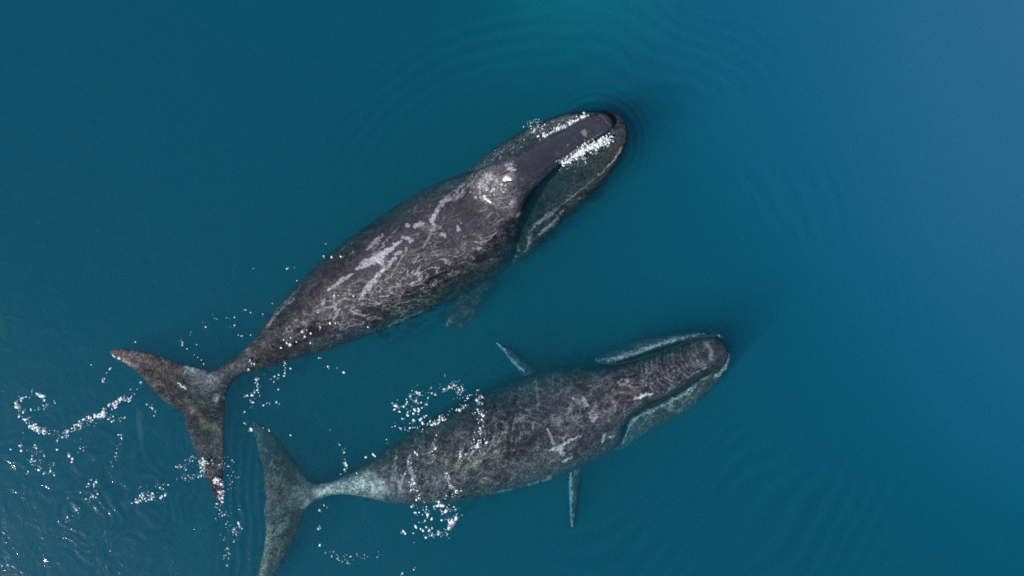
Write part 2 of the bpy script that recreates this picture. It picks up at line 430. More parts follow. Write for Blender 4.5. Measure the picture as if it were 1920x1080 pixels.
# ---- the upper whale: back and beak out of the water
U1 = [  # left x,y   right x,y    top   edge  bottom
 (1143,221, 1148,229,  0.06, -0.02, -0.15),
 (1134,214, 1150,236,  0.22, -0.10, -0.45),
 (1120,214, 1143,245,  0.34, -0.15, -0.65),
 (1090,224, 1114,263,  0.42, -0.15, -0.80),
 (1060,240, 1089,280,  0.50, -0.15, -0.90),
 (1030,254, 1060,301,  0.58, -0.15, -1.00),
 (1000,271, 1033,324,  0.66, -0.15, -1.20),
 (970,285, 1010,346,  0.74, -0.15, -1.40),
 (940,299,  994,362,  0.82, -0.20, -1.70),
 (915,311,  984,382,  0.72, -0.35, -2.0),
 (890,322,  981,405,  0.52, -0.60, -2.3),
 (865,329, 978,437, 0.23, -1.07, -2.67),
 (835,338, 969,476, 0.15, -1.22, -2.77),
 (805,350, 944,508, 0.15, -1.27, -2.77),
 (770,368, 905,534, 0.17, -1.27, -2.77),
 (730,395, 865,556, 0.17, -1.27, -2.67),
 (690,422, 820,576, 0.17, -1.22, -2.57),
 (650,450, 775,597, 0.15, -1.17, -2.37),
 (610,483, 730,615, 0.11, -1.07, -2.17),
 (570,520, 685,632, 0.05, -0.97, -1.97),
 (535,558, 640,648, -0.01, -0.87, -1.67),
 (508,590, 590,663, 0.00, -0.70, -1.40),
 (488,620, 550,675, -0.06, -0.65, -1.20),
 (468,645, 515,685, -0.05, -0.50, -0.93),
 (447,664, 482,694, -0.09, -0.44, -0.78),
 (423,681, 454,702, -0.13, -0.40, -0.65),
 (402,694, 436,716, -0.17, -0.38, -0.55),
 (380,706, 424,738, -0.21, -0.38, -0.45),
 (362,730, 405,760, -0.27, -0.38, -0.41),
 (348,755, 380,778, -0.31, -0.38, -0.37)]
J1 = [
 (1145,212, 1160,218, -0.05, -0.35, -0.7),
 (1132,211, 1172,234,  0.00, -0.50, -1.2),
 (1112,212, 1175,258, -0.02, -0.65, -1.6),
 (1085,214, 1168,290, -0.06, -0.8, -1.9),
 (1050,218, 1145,328, -0.12, -0.9, -2.1),
 (1015,229, 1120,358, -0.18, -1.0, -2.3),
 (985,243, 1090,386, -0.22, -1.05, -2.4),
 (960,258, 1062,411, -0.28, -1.1, -2.5),
 (930,276, 1035,437, -0.34, -1.15, -2.5),
 (905,294, 1012,460, -0.42, -1.2, -2.5),
 (885,312,  992,478, -0.60, -1.3, -2.5),
 (865,332,  965,497, -1.00, -1.4, -2.4)]
FL1a = [
 (424,728, 362,792, -0.24, -0.30, -0.36), (396,698, 346,776, -0.20, -0.28, -0.38), (370,690, 322,763, -0.12, -0.20, -0.29),
 (340,682, 292,738, -0.06, -0.13, -0.20), (300,668, 265,706, 0.0, -0.06, -0.12), (255,656, 238,686, 0.05, 0.0, -0.05),
 (225,653, 215,674, 0.06, 0.02, -0.02), (205,657, 206,665, 0.05, 0.03, 0.01)]
FL1b = [
 (400,696, 340,760, -0.24, -0.30, -0.36), (425,724, 345,780, -0.20, -0.28, -0.38), (423,755, 347,793, -0.20, -0.28, -0.38),
 (421,800, 356,822, -0.24, -0.31, -0.38), (420,840, 368,853, -0.22, -0.28, -0.34), (419,880, 384,890, -0.12, -0.17, -0.22),
 (417,918, 398,922, -0.03, -0.07, -0.10), (413,948, 408,944, 0.02, 0.0, -0.02)]
FP1 = [
 (935,505, 880,520, -0.85, -1.05, -1.25), (922,532, 868,545, -0.95, -1.10, -1.27), (905,562, 854,568, -1.03, -1.15, -1.27), (890,592, 843,588, -1.07, -1.17, -1.27),
 (872,612, 836,603, -1.11, -1.18, -1.25), (850,622, 836,614, -1.15, -1.19, -1.23)]
FP1b = [   # the other flipper, under the body, only partly seen from the side
 (800,420, 830,400, -1.6, -1.8, -2.0), (770,370, 800,350, -1.9, -2.1, -2.25), (745,345, 775,330, -2.2, -2.35, -2.5), (735,335, 750,325, -2.4, -2.5, -2.55)]

w1 = whale_root('whale', 700, 500, 0, 'upper of the two whales, with its smooth dark beak and pale-scarred back above the water')
body1 = build_whale([loft(U1, 300, 60, lambda u: 4.5 if u < 0.2 else 2.3), loft(J1, 160, 60, top=jaw_top([0,.12,.35,.7,1],[.6,.75,.8,.8,.8],[.6,.8,.86,.84,.78],[0,.05,.25,.3,.3],[0,.05,.28,.45,.5],[.3]*5,[.5,.6,.7,.6,.6])), loft(FL1a, 110, 30), loft(FL1b, 110, 30), loft(FP1, 60, 24)],
                    0.023, 'body', w1)
OL = (0.13, 0.13, 0.105)     # olive algae film on pale skin
GR = (0.30, 0.31, 0.33)
marks1 = [
 ([(669,503,3),(688,493,6.5),(708,486,7),(716,492,4)], 0.85, 0.55), ([(700,490,5),(715,479,6),(732,467,4),(751,451,2)], 0.95, 0.1),
 ([(678,553,4),(690,539,5.5),(705,520,5),(716,506,2.5)], 0.8, 0.5), ([(714,508,2.5),(728,498,4),(742,484,2)], 0.8, 0.4),
 ([(688,468,1.2),(698,458,3.5),(708,450,3.5),(719,439,1.5)], 0.85, 0.1),
 ([(809,413,4),(813,403,3)], 0.9, 0), ([(813,406,3),(820,393,4),(830,380,4.5),(842,372,4)], 0.8, 0.55), ([(838,374,6),(855,364,9),(870,350,7)], 0.55, 0.95),
 ([(763,423,3.5)], 0.8, 0), ([(779,424,4.5),(789,419,4.5)], 0.75, 0.3), ([(813,420,2.5)], 0.8, 0),
 ([(795,461,0.8),(815,424,1.0)], 0.45, 0.1), ([(713,463,1.2),(730,445,0.9),(745,427,0.8)], 0.45, 0.1), ([(690,490,.8),(719,460,1)], 0.4, 0.1),
 ([(764,462,1.0),(750,490,1.2),(734,518,1.5)], 0.4, 0.3),
 ([(755,445,3),(765,447,3.5),(772,454,2)], 0.75, 0.3), ([(774,450,2)], 0.7, 0),
 ([(741,477,3),(750,472,3)], 0.7, 0.4), ([(730,488,2.2)], 0.7, 0),
 ([(828,437,3),(834,441,3)], 0.8, 0.2), ([(858,425,3),(861,432,3)], 0.6, 0.3), ([(866,419,2)], 0.8, 0),
 ([(971,405,2.5),(977,397,2.5)], 0.75, 0), ([(958,380,2),(963,376,2)], 0.5, 0), ([(888,484,2.5)], 0.55, 0.2), ([(941,438,2),(947,436,2)], 0.6, 0),
 ([(959,440,2),(966,436,2)], 0.6, 0), ([(970,460,2),(972,470,2)], 0.6, 0.2), ([(967,480,2)], 0.6, 0.2), ([(1010,347,3)], 0.45, 0),
 ([(1094,248,4),(1095,253,4)], 0.45, 0.0), ([(1066,273,1.6)], 0.5, 0), ([(1045,288,1.4)], 0.35, 0),
 ([(954,313,8)], 0.7, 0.9), ([(943,322,1.5)], .8, 0), ([(958,322,1.4),(965,317,1.6)], .8, 0), ([(962,303,1.3)], .8, 0), ([(951,305,1.2)], .7, 0), ([(920,330,10),(905,350,10)], 0.4, 1.0),  # the last stroke is speckled sun sheen on the hump, painted pale
 ([(616,545,2.0),(630,534,2.5),(641,524,4),(652,519,3),(661,513,2)], 0.7, 0.4), ([(604,571,3.5),(607,563,3)], 0.6, 0.4),
 ([(659,455,2)], 0.6, 0), ([(662,472,2)], 0.6, 0),
 ([(500,613,2.5),(512,597,2.5),(522,586,2.0),(538,572,2),(550,560,1.5)], 0.6, 0.4), ([(512,588,1.5),(535,566,2),(556,545,1.5),(566,532,1.2)], 0.4, 0.5),
 ([(727,613,1.5),(740,605,2.2),(760,598,1.6),(780,588,1.3),(806,576,1.2)], 0.7, 0.2),
 ([(352,687,4),(362,694,5)], 0.75, 0.1), ([(350,693,2.5),(346,699,2)], 0.9, 0),
 ([(407,750,3),(410,742,3)], 0.5, 0.4),
 ([(985,472,2.5),(992,455,3),(995,432,4),(1005,420,4),(1030,402,4),(1042,394,2.2),(1058,380,1.6),(1085,360,1.2),(1120,330,1.0),(1150,300,1.4),(1166,275,1.4)], 0.55, 0.25),
 ([(1012,440,2),(1025,430,3),(1036,422,4.5),(1045,408,3)], 0.8, 0.1), ([(1050,400,2.5),(1055,396,1.5)], 0.7, 0),
 ([(1150,250,1.0),(1110,262,1.2),(1078,281,1.2),(1050,300,1.4),(1030,318,1.6),(1005,340,2),(980,360,1.6),(950,372,1)], 0.12, 0.1), ([(1123,212,1),(1148,242,1.2)], 0.25, 0),  # the long line is sky reflection painted along the beak's lower edge
 ([(1063,368,1.2),(1095,372,1.0)], 0.3, 0.2), ([(1132,338,1.3),(1143,328,1)], 0.4, 0),
 ([(835,612,3),(842,600,2)], 0.5, 0.5),
]
DK = (0.035, 0.034, 0.034); DO = (0.040, 0.041, 0.036); BL = (0.030, 0.032, 0.052)
areas1 = [
 ([(1148,222,14),(1165,240,14),(1170,262,8)], 0.9, 0.0, (0.03, 0.03, 0.04)),
 ([(1140,290,24),(1095,345,34),(1050,375,34),(1010,420,26)], 0.9, 0.05, DO), ([(1050,330,16),(1000,375,20),(985,420,14),(978,455,10)], 0.9, 0.0, DK),  # the last stroke is painted shade in the deep gap beside the beak
 ([(1140,236,14),(1100,250,20),(1050,275,24),(1000,305,28),(955,330,26)], 0.75, 0.15, BL),  # painted sheen: bluish sky reflection put into the beak's colour
 ([(535,622,12),(556,608,14),(575,598,9)], 0.75, 0.8, GR), ([(470,655,14),(500,640,16),(530,628,14)], 0.30, 0.7, GR),
 ([(590,648,8),(610,640,4)], 0.4, 0.6, (0.22, 0.26, 0.22)),
 ([(352,690,10),(380,706,14),(400,712,12)], 0.55, 0.5, GR), ([(430,695,12),(460,672,12),(470,660,10)], 0.30, 0.6, GR),
 ([(372,722,18),(392,735,16),(405,748,8)], 0.42, 0.85, GR), ([(376,735,12),(372,760,10)], 0.3, 0.8, OL),
 ([(348,752,6),(362,768,5),(380,788,6),(402,805,8),(412,815,5)], 0.75, 0.6, (0.22, 0.22, 0.15)),
 ([(340,745,16),(320,735,14),(290,718,10),(262,702,6)], 0.40, 0.8, OL), ([(352,790,8),(362,830,9),(378,870,8),(392,890,5)], 0.4, 0.8, OL),
 ([(400,810,16),(395,850,16),(400,880,10)], 0.30, 0.8, OL),
 ([(225,662,10),(270,680,22),(320,705,24)], 0.22, 0.9, (0.22, 0.20, 0.15)),
 ([(905,350,16),(925,340,24),(940,335,12)], 0.30, 0.75, (0.35, 0.33, 0.30)), ([(880,345,6),(900,325,5)], 0.4, 0.8, GR),  # sun sheen on the blowhole hump painted pale, then grey mottling
 ([(870,340,10),(820,345,8),(760,372,8)], 0.25, 0.8, (0.20, 0.26, 0.30)),
 ([(900,312,10),(940,285,10),(965,272,10)], 0.40, 0.7, (0.22, 0.24, 0.20)), ([(1000,245,9),(1040,232,10),(1080,220,6)], 0.35, 0.2, (0.20, 0.22, 0.21)),
 ([(800,560,20),(870,530,26),(930,490,26),(960,450,20)], 0.55, 0.5, (0.025, 0.027, 0.036)), ([(880,400,14),(930,420,20),(950,400,14)], 0.4, 0.4, (0.03, 0.03, 0.04)),
 ([(720,590,12),(800,560,12),(870,530,10),(920,500,8)], 0.20, 0.7, OL), ([(840,470,10),(800,490,8),(870,450,8)], 0.15, 0.8, OL),
 ([(845,590,5),(840,608,5)], 0.3, 0.6, GR),
]
for k in range(60):
    marks1.append(([(random.gauss(918, 20), random.gauss(350, 13), random.uniform(0.7, 1.9))], random.uniform(0.4, 0.9), 0))
smooth1 = [([(560,540,30),(640,480,45),(730,440,50),(820,400,40),(870,380,25)], 0.55), ([(900,440,25),(940,410,20)], 0.3), ([(1140,230,16),(1100,245,20),(1050,272,24),(1000,305,26),(985,315,22)], 1.0)]
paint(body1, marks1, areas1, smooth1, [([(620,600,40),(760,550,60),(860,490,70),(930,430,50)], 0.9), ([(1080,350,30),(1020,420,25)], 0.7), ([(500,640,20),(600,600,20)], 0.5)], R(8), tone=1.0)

# ---- the lower whale: just under the surface
U2 = [
 (1358,650, 1362,662, -0.45, -0.70, -0.95),
 (1350,634, 1360,676, -0.30, -0.75, -1.25),
 (1335,627, 1348,690, -0.22, -0.80, -1.45),
 (1310,632, 1327,697, -0.18, -0.80, -1.55),
 (1283,643, 1305,708, -0.15, -0.80, -1.65),
 (1255,654, 1283,722, -0.13, -0.80, -1.75),
 (1225,664, 1258,738, -0.10, -0.80, -1.95),
 (1195,673, 1232,750, -0.07, -0.80, -2.15),
 (1165,681, 1208,762, -0.05, -0.85, -2.35),
 (1135,685, 1188,774, -0.06, -0.95, -2.55),
 (1105,685, 1172,797, -0.10, -1.15, -2.65),
 (1075,683, 1162,828, -0.15, -1.35, -2.75),
 (1045,685, 1140,848, -0.16, -1.40, -2.85),
 (1015,693, 1105,867, -0.16, -1.40, -2.85),
 (985,704, 1065,886, -0.16, -1.40, -2.75),
 (950,717, 1020,902, -0.16, -1.35, -2.65),
 (910,735, 970,915, -0.16, -1.35, -2.55),
 (870,755, 920,927, -0.18, -1.30, -2.45),
 (830,775, 870,938, -0.20, -1.25, -2.25),
 (795,793, 820,944, -0.24, -1.20, -2.15),
 (765,812, 780,946, -0.30, -1.15, -1.95),
 (740,832, 745,944, -0.32, -1.06, -1.81),
 (715,850, 715,938, -0.35, -0.98, -1.56),
 (690,868, 685,931, -0.38, -0.91, -1.41),
 (660,885, 655,926, -0.45, -0.85, -1.25),
 (630,898, 628,927, -0.44, -0.73, -1.01),
 (605,904, 603,934, -0.46, -0.69, -0.87),
 (582,908, 580,945, -0.47, -0.65, -0.79),
 (555,914, 555,945, -0.52, -0.63, -0.69),
 (530,918, 530,942, -0.54, -0.63, -0.67)]
J2 = [
 (1356,634, 1364,655, -0.65, -0.90, -1.10),
 (1345,622, 1367,668, -0.52, -1.00, -1.35),
 (1320,618, 1364,690, -0.52, -1.15, -1.65),
 (1285,618, 1345,716, -0.52, -1.25, -2.05),
 (1250,623, 1318,745, -0.54, -1.35, -2.25),
 (1215,629, 1288,769, -0.58, -1.45, -2.45),
 (1180,640, 1255,789, -0.64, -1.50, -2.55),
 (1150,652, 1222,806, -0.72, -1.55, -2.65),
 (1120,667, 1193,824, -0.85, -1.60, -2.65),
 (1095,681, 1168,840, -1.10, -1.65, -2.65),
 (1065,695, 1130,850, -1.40, -1.75, -2.55)]
FL2a = [
 (606,922, 500,950, -0.52, -0.63, -0.69), (592,908, 498,930, -0.50, -0.63, -0.71), (576,896, 495,912, -0.54, -0.67, -0.75), (558,869, 494,880, -0.64, -0.77, -0.84),
 (538,844, 485,848, -0.78, -0.90, -0.96), (517,815, 478,818, -0.94, -1.04, -1.09), (494,797, 473,799, -1.06, -1.15, -1.19), (478,789, 472,791, -1.12, -1.19, -1.21)]
FL2b = [
 (600,910, 500,920, -0.52, -0.63, -0.69), (594,934, 498,938, -0.50, -0.63, -0.71), (574,954, 495,960, -0.52, -0.65, -0.73), (561,988, 498,990, -0.56, -0.69, -0.75),
 (547,1024, 494,1030, -0.60, -0.72, -0.78), (527,1060, 487,1064, -0.66, -0.76, -0.81), (508,1094, 481,1092, -0.72, -0.81, -0.85), (488,1122, 477,1116, -0.78, -0.85, -0.87)]
FP2a = [
 (1110,850, 1064,868, -1.20, -1.60, -1.95), (1094,878, 1066,887, -1.15, -1.55, -1.90), (1090,908, 1067,912, -1.05, -1.50, -1.85), (1085,942, 1068,945, -1.05, -1.45, -1.75),
 (1079,972, 1069,974, -1.10, -1.43, -1.65), (1075,988, 1070,988, -1.20, -1.40, -1.50)]
FP2b = [
 (1030,705, 990,725, -1.30, -1.65, -2.00), (1006,686, 978,703, -1.25, -1.65, -2.00), (988,672, 964,685, -1.20, -1.63, -1.95), (966,655, 948,665, -1.25, -1.61, -1.87),
 (944,645, 937,651, -1.40, -1.61, -1.77), (932,640, 929,643, -1.50, -1.61, -1.67)]
w2 = whale_root('whale', 1000, 800, 0, 'lower of the two whales, wholly under a skin of water, with a white tail stock')
body2 = build_whale([loft(U2, 300, 60, 2.2), loft(J2, 160, 60, top=jaw_top([0,.12,.35,.7,1],[.6,.72,.73,.72,.7],[.6,.5,.46,.40,.5],[0,.25,.5,.55,.5],[0,.15,.6,.8,.8],[.2,.14,.16,.2,.2],[.1]*5)), loft(FL2a, 110, 30), loft(FL2b, 110, 30), loft(FP2a, 60, 24), loft(FP2b, 60, 24)],
                    0.023, 'body', w2)
PW = (0.55, 0.56, 0.54)
marks2 = [
 ([(1190,748,2.5),(1200,745,3),(1208,742,3),(1222,738,2)], 0.9, 0.1), ([(1221,720,2)], 0.6, 0),
 ([(1028,845,1.3),(1050,836,2.0),(1070,826,1.8),(1090,816,1.2)], 0.8, 0.1),
 ([(1050,840,6),(1054,850,5)], 0.7, 0.35), ([(1026,805,1.5),(1036,828,3)], 0.5, 0.3), ([(1106,776,3),(1112,788,5),(1118,783,4)], 0.75, 0.35), ([(1092,748,4),(1100,760,3)], 0.5, 0.5),
 ([(1131,826,3),(1133,818,4)], 0.8, 0), ([(1144,820,2),(1150,817,2)], 0.75, 0), ([(975,730,4)], 0.45, 0.2), ([(1107,723,2.5)], 0.5, 0), ([(1074,746,2)], 0.5, 0),
 ([(1160,716,2),(1166,712,3)], 0.5, 0.3), ([(1164,723,2.5),(1180,710,2)], 0.45, 0.4),
 ([(1056,866,2),(1070,858,2)], 0.7, 0), ([(1020,900,3),(1032,896,3)], 0.55, 0.3), ([(990,908,1.5),(1010,903,1.5)], 0.45, 0.4), ([(935,922,1.5),(960,918,1.5)], 0.45, 0.4),
 ([(1005,715,1.2),(1008,745,1.6),(1009,775,1.3)], 0.35, 0.3), ([(1036,700,1),(1038,735,1.4)], 0.25, 0.4), ([(1044,688,1),(1060,684,1)], 0.2, 0.3),
 ([(1118,676,2.5),(1135,675,3),(1155,671,3.5),(1188,662,4),(1222,650,3.5),(1247,642,3.5),(1280,633,3),(1300,629,2),(1322,625,1)], 0.62, 0.6),
 ([(1168,830,1.5),(1178,802,2.5),(1194,782,2.5),(1219,771,2.5),(1250,757,2.5),(1276,742,2),(1305,721,1.8),(1328,706,1.5)], 0.5, 0.4),
 ([(1330,619,1.0),(1345,624,1.2),(1354,634,1.0)], 0.7, 0), ([(1366,660,1.2),(1365,675,1.8),(1358,690,3),(1346,702,3),(1338,708,2)], 0.75, 0.2), ([(1349,703,2)], 0.9, 0),
 ([(1262,663,0.8),(1250,668,0.8)], 0.45, 0), ([(1332,685,0.8),(1300,701,0.8),(1275,715,0.7)], 0.5, 0.1),
 ([(1320,640,1),(1330,650,3),(1334,662,4),(1333,670,3)], 0.4, 0.3),
 ([(929,641,1.5),(940,652,2.5),(952,668,3),(965,683,3),(982,697,2)], 0.75, 0.35),
 ([(1070,888,2),(1069,910,2.5),(1070,925,4),(1070,935,3),(1069,950,2),(1071,975,2),(1072,988,3)], 0.85, 0.15),
 ([(744,845,2),(741,870,1.5),(743,895,2.0),(752,915,3)], 0.4, 0.2), ([(737,870,1),(738,900,1.2)], 0.3, 0.2), ([(768,856,3),(769,880,3),(776,905,2)], 0.35, 0.5),
]
areas2 = [
 ([(1322,628,5),(1280,645,6),(1235,663,9),(1195,676,9),(1150,684,8),(1115,690,6)], 0.85, 0.0, (0.02, 0.02, 0.022)),  # painted shade: the groove on the beak's far side darkened
 ([(1352,693,3),(1320,703,3.5),(1283,726,4),(1247,747,4.5),(1213,762,4.5),(1188,778,5),(1168,812,5)], 0.85, 0.0, (0.02, 0.02, 0.022)),  # shade painted into the groove on the near side too
 ([(870,745,26),(960,700,26),(1060,690,18)], 0.5, 0.3, (0.028, 0.028, 0.034)), ([(950,880,24),(1060,870,30),(1130,820,20)], 0.4, 0.4, (0.03, 0.03, 0.035)),
 ([(490,810,16),(520,840,26),(550,880,18)], 0.85, 0.1, (0.022, 0.023, 0.026)), ([(560,960,26),(545,1020,26),(520,1080,20)], 0.85, 0.35, (0.024, 0.024, 0.024)), ([(525,920,44)], 0.75, 0.5, (0.026, 0.026, 0.026)), ([(500,960,20),(500,1060,16)], 0.5, 0.5, (0.03, 0.03, 0.028)),
 ([(600,920,10),(625,912,12),(650,905,16),(680,905,20),(705,915,14)], 0.85, 0.6, PW), ([(700,905,22),(725,905,22),(745,915,16)], 0.25, 0.8, (0.32, 0.33, 0.27)),
 ([(575,925,14),(555,930,16)], 0.35, 0.5, GR), ([(572,950,6),(576,945,6)], 0.5, 0.2, GR), ([(565,895,6)], 0.35, 0.2, GR),
 ([(532,905,5),(536,930,4),(542,950,4)], 0.55, 0.4, OL), ([(505,900,10),(505,930,10),(505,960,10)], 0.45, 0.7, OL), ([(503,990,6),(498,1040,8),(492,1075,8)], 0.65, 0.5, (0.24, 0.25, 0.18)),
 ([(520,880,8),(515,930,16),(520,1000,18),(510,1060,14)], 0.22, 0.8, OL),
 ([(485,810,5),(488,835,4)], 0.4, 0.3, OL),
 ([(820,900,30),(880,880,30),(960,870,30),(1040,860,20)], 0.20, 0.9, (0.22, 0.21, 0.17)), ([(1150,720,26),(1100,760,30),(1060,790,26)], 0.22, 0.9, (0.30, 0.28, 0.27)),
 ([(800,860,34),(840,830,34)], 0.16, 0.7, (0.24, 0.23, 0.18)),
 ([(1330,715,10),(1290,745,14),(1240,775,14),(1200,800,10)], 0.55, 0.4, (0.045, 0.046, 0.042)), ([(1300,620,6),(1220,640,10),(1160,655,8)], 0.12, 0.6, GR),
]
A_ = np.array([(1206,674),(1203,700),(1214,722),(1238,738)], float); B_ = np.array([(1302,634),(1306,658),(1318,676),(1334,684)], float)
for k in range(13):      # painted caustics: pale arcs of ripple light across the beak
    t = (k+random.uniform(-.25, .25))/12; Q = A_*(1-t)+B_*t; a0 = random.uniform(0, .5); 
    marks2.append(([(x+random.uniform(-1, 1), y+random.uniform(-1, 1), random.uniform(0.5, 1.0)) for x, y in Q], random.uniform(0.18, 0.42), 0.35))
smooth2 = [([(1345,655,18),(1310,668,24),(1260,690,26)], 0.75), ([(1000,730,30),(1090,720,30)], 0.4)]
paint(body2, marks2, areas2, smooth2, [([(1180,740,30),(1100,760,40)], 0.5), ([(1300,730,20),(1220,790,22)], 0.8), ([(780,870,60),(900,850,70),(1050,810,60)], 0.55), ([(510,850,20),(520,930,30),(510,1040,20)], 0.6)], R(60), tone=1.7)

def baleen(parent, edge, side, zt, zb):
    """rack of baleen plates hanging from the beak's edge, seen as the dark wall in the mouth; edge = px, py"""
    rows = [(x, y, x+side[0], y+side[1], zt, zt-0.15, zb*s) for (x, y), s in zip(edge, np.interp(np.linspace(0, 1, len(edge)), [0, .5, 1], [0.6, 1, 0.8]))]
    v, f = loft(rows, 90, 8, 2.0)
    n = 90; m = len(v)//n
    v = v.reshape(n, m, 3); v[::2, :, :2] += np.array([side[0], -side[1]])*M*0.10     # every other plate stands out
    return mesh_obj('baleen', v.reshape(-1, 3), f, MAT_DARK, parent)

def blowhole(parent, a, b, z, tree):
    A, B = W(*a, z), W(*b, z); V = []; n = 9
    for i in range(n):
        t = i/(n-1); p = A+(B-A)*t; d = (B-A)/np.linalg.norm(B-A); q = np.array([-d[1], d[0], 0])*0.028*math.sin(math.pi*(0.08+0.84*t))
        for sgn in (-1, 1):
            e = p+q*sgn; h = tree.ray_cast(Vector((e[0], e[1], 5)), Vector((0, 0, -1))); e[2] = h[0].z+0.012 if h[0] else z; V.append(e)
    V = np.array(V); low = V.copy(); low[:, 2] -= 0.05; V = np.vstack([V, low]); N2 = 2*n; F = []
    for i in range(n-1):
        a0, a1, b0, b1 = 2*i, 2*i+1, 2*i+2, 2*i+3
        F += [(a0, b0, b1, a1), (a0, a0+N2, b0+N2, b0), (a1, b1, b1+N2, a1+N2)]
    F += [(0, 1, 1+N2, N2), (2*n-2, 2*n-2+N2, 2*n-1+N2, 2*n-1)]
    return mesh_obj('blowhole', V, F, MAT_DARK, parent)

t1 = BVHTree.FromObject(body1, bpy.context.evaluated_depsgraph_get()); t2 = BVHTree.FromObject(body2, bpy.context.evaluated_depsgraph_get())
baleen(w1, [(1138,240),(1112,258),(1085,275),(1056,297),(1027,322),(998,350),(976,378),(968,402)], (5, 5), -0.05, -1.1)
baleen(w1, [(1112,222),(1085,232),(1055,247),(1022,264),(990,281),(960,297),(930,314)], (-4, -4), -0.05, -0.9)
baleen(w2, [(1336,690),(1318,698),(1295,712),(1270,728),(1240,745),(1212,760),(1188,778)], (4, 4), -0.50, -1.4)
baleen(w2, [(1318,632),(1285,645),(1255,657),(1225,667),(1195,676),(1160,685)], (-4, -5), -0.50, -1.4)
blowhole(w1, (936,329), (954,321), 0.8, t1); blowhole(w1, (941,342), (960,340), 0.8, t1)
blowhole(w2, (1178,709), (1197,704), 0, t2); blowhole(w2, (1182,722), (1202,723), 0, t2)
def seat(root, px, py):
    """the empty stands in the middle of its whale; the parts keep their places"""
    root.location = W(px, py, -1.0)
    for o in bpy.data.objects:
        if o.parent is root: o.location = -root.location
seat(w1, 760, 480); seat(w2, 980, 810)

# ------------------------------------------------------------------ foam, drops, and sun glints modelled as white blobs
trees = [t1, t2]
def surf_z(x, y):
    z = float(wave_height(np.array([x]), np.array([y]))[0])
    for t in trees:
        h = t.ray_cast(Vector((x, y, 5)), Vector((0, 0, -1)))
        if h[0] is not None: z = max(z, h[0].z)
    return z

import bmesh
_bm = bmesh.new(); bmesh.ops.create_icosphere(_bm, subdivisions=1, radius=1.0)
ICO_V = np.array([v.co[:] for v in _bm.verts]); ICO_F = [[v.index for v in f.verts] for f in _bm.faces]; _bm.free()

def blobs(name, spots, mat, label, cat, flat=0.5, lift=0.0):
    """spots: px, py, radius px, stretch, angle"""
    V, F, n, CV = [], [], 0, []
    extra = []
    for px, py, r, st, an in spots:      # every larger fleck sits in a little thin froth
        if r > 1.0 and random.random() < 0.35: extra.append((px+random.gauss(0, 2.5), py+random.gauss(0, 2.5), r*random.uniform(0.8, 1.4), random.uniform(1, 3), random.uniform(0, 3.1), 0.15))
    for px, py, r, st, an, *cvr in [tuple(q) for q in spots]+extra:
        CV += [cvr[0] if cvr else min(1.0, 0.45+0.35*r+0.25*random.random())]*len(ICO_V)
        p = W(px, py); z = surf_z(p[0], p[1]) + lift
        p = W(px, py, z)
        rr = r*M*0.85
        v = ICO_V*(1+0.35*(RNG.random((len(ICO_V), 1))-0.5))*np.array([rr*st, rr, rr*flat])
        ca, sa = math.cos(an), math.sin(an)
        v = np.stack([v[:,0]*ca-v[:,1]*sa, v[:,0]*sa+v[:,1]*ca, v[:,2]], 1)+np.array([p[0], p[1], z+rr*flat*0.2])
        V.append(v); F += [[i+n for i in f] for f in ICO_F]; n += len(v)
    o = mesh_obj(name, np.vstack(V), F, mat)
    at = o.data.attributes.new('cover', 'FLOAT', 'POINT'); at.data.foreach_set('value', np.array(CV, np.float32))
    tag(o, label, cat, kind='stuff')
    return o

def along(pts, n, spread, r0, r1, seed, clump=0.0):
    rg = np.random.default_rng(seed); P = np.array(pts, float)
    s = np.concatenate([[0], np.cumsum(np.linalg.norm(np.diff(P, axis=0), axis=1))])
    q = rg.random(n)*s[-1]
    if clump:
        c = rg.random(max(2, int(n*0.12)))*s[-1]; k = rg.random(n) < clump
        q = np.where(k, c[rg.integers(0, len(c), n)]+rg.normal(0, 2.0, n), q)
    x = np.interp(q, s, P[:,0])+rg.normal(0, spread, n); y = np.interp(q, s, P[:,1])+rg.normal(0, spread, n)
    r = r0+(r1-r0)*rg.random(n)**3.0
    return [(x[i], y[i], r[i], 1+rg.random()**2*1.3, rg.random()*3.14) for i in range(n)]

dots = lambda L: [(x, y, r, 1.0+0.5*random.random(), random.random()*3.14) for x, y, r in L]

# foam boiling along both sides of the upper whale's beak
f1 = along([(1056,306),(1072,296),(1090,284)], 170, 3.6, 0.6, 2.9, 1, .4)+along([(1088,285),(1110,274),(1128,268),(1144,259)], 330, 4.6, 0.6, 3.3, 2, .4)+along([(1060,308),(1100,295)], 60, 7, .5, 1.3, 3)
blobs('foam_band', f1, MAT_FOAM_GLINT, 'thick white foam between the beak of the upper whale and its lower lip', 'foam', 0.8)
f2 = along([(1016,258),(1040,246),(1062,237),(1078,228),(1100,216)], 200, 2.6, 0.7, 2.6, 4)+along([(1022,252),(1060,236)], 50, 5, .6, 1.6, 5)
blobs('foam_band', f2, MAT_FOAM_GLINT, 'thin line of white foam on the far side of the upper whale beak', 'foam', 0.8)
f3 = along([(992,238),(1005,234),(1012,246)], 60, 7, 0.5, 1.6, 6, 0.5)+along([(920,300),(950,285),(975,272)], 40, 6, 0.4, 1.1, 7)
blobs('bubble_patch', f3, MAT_FOAM_GLINT, 'sparse bubbles over the submerged lip of the upper whale', 'foam', 0.6)

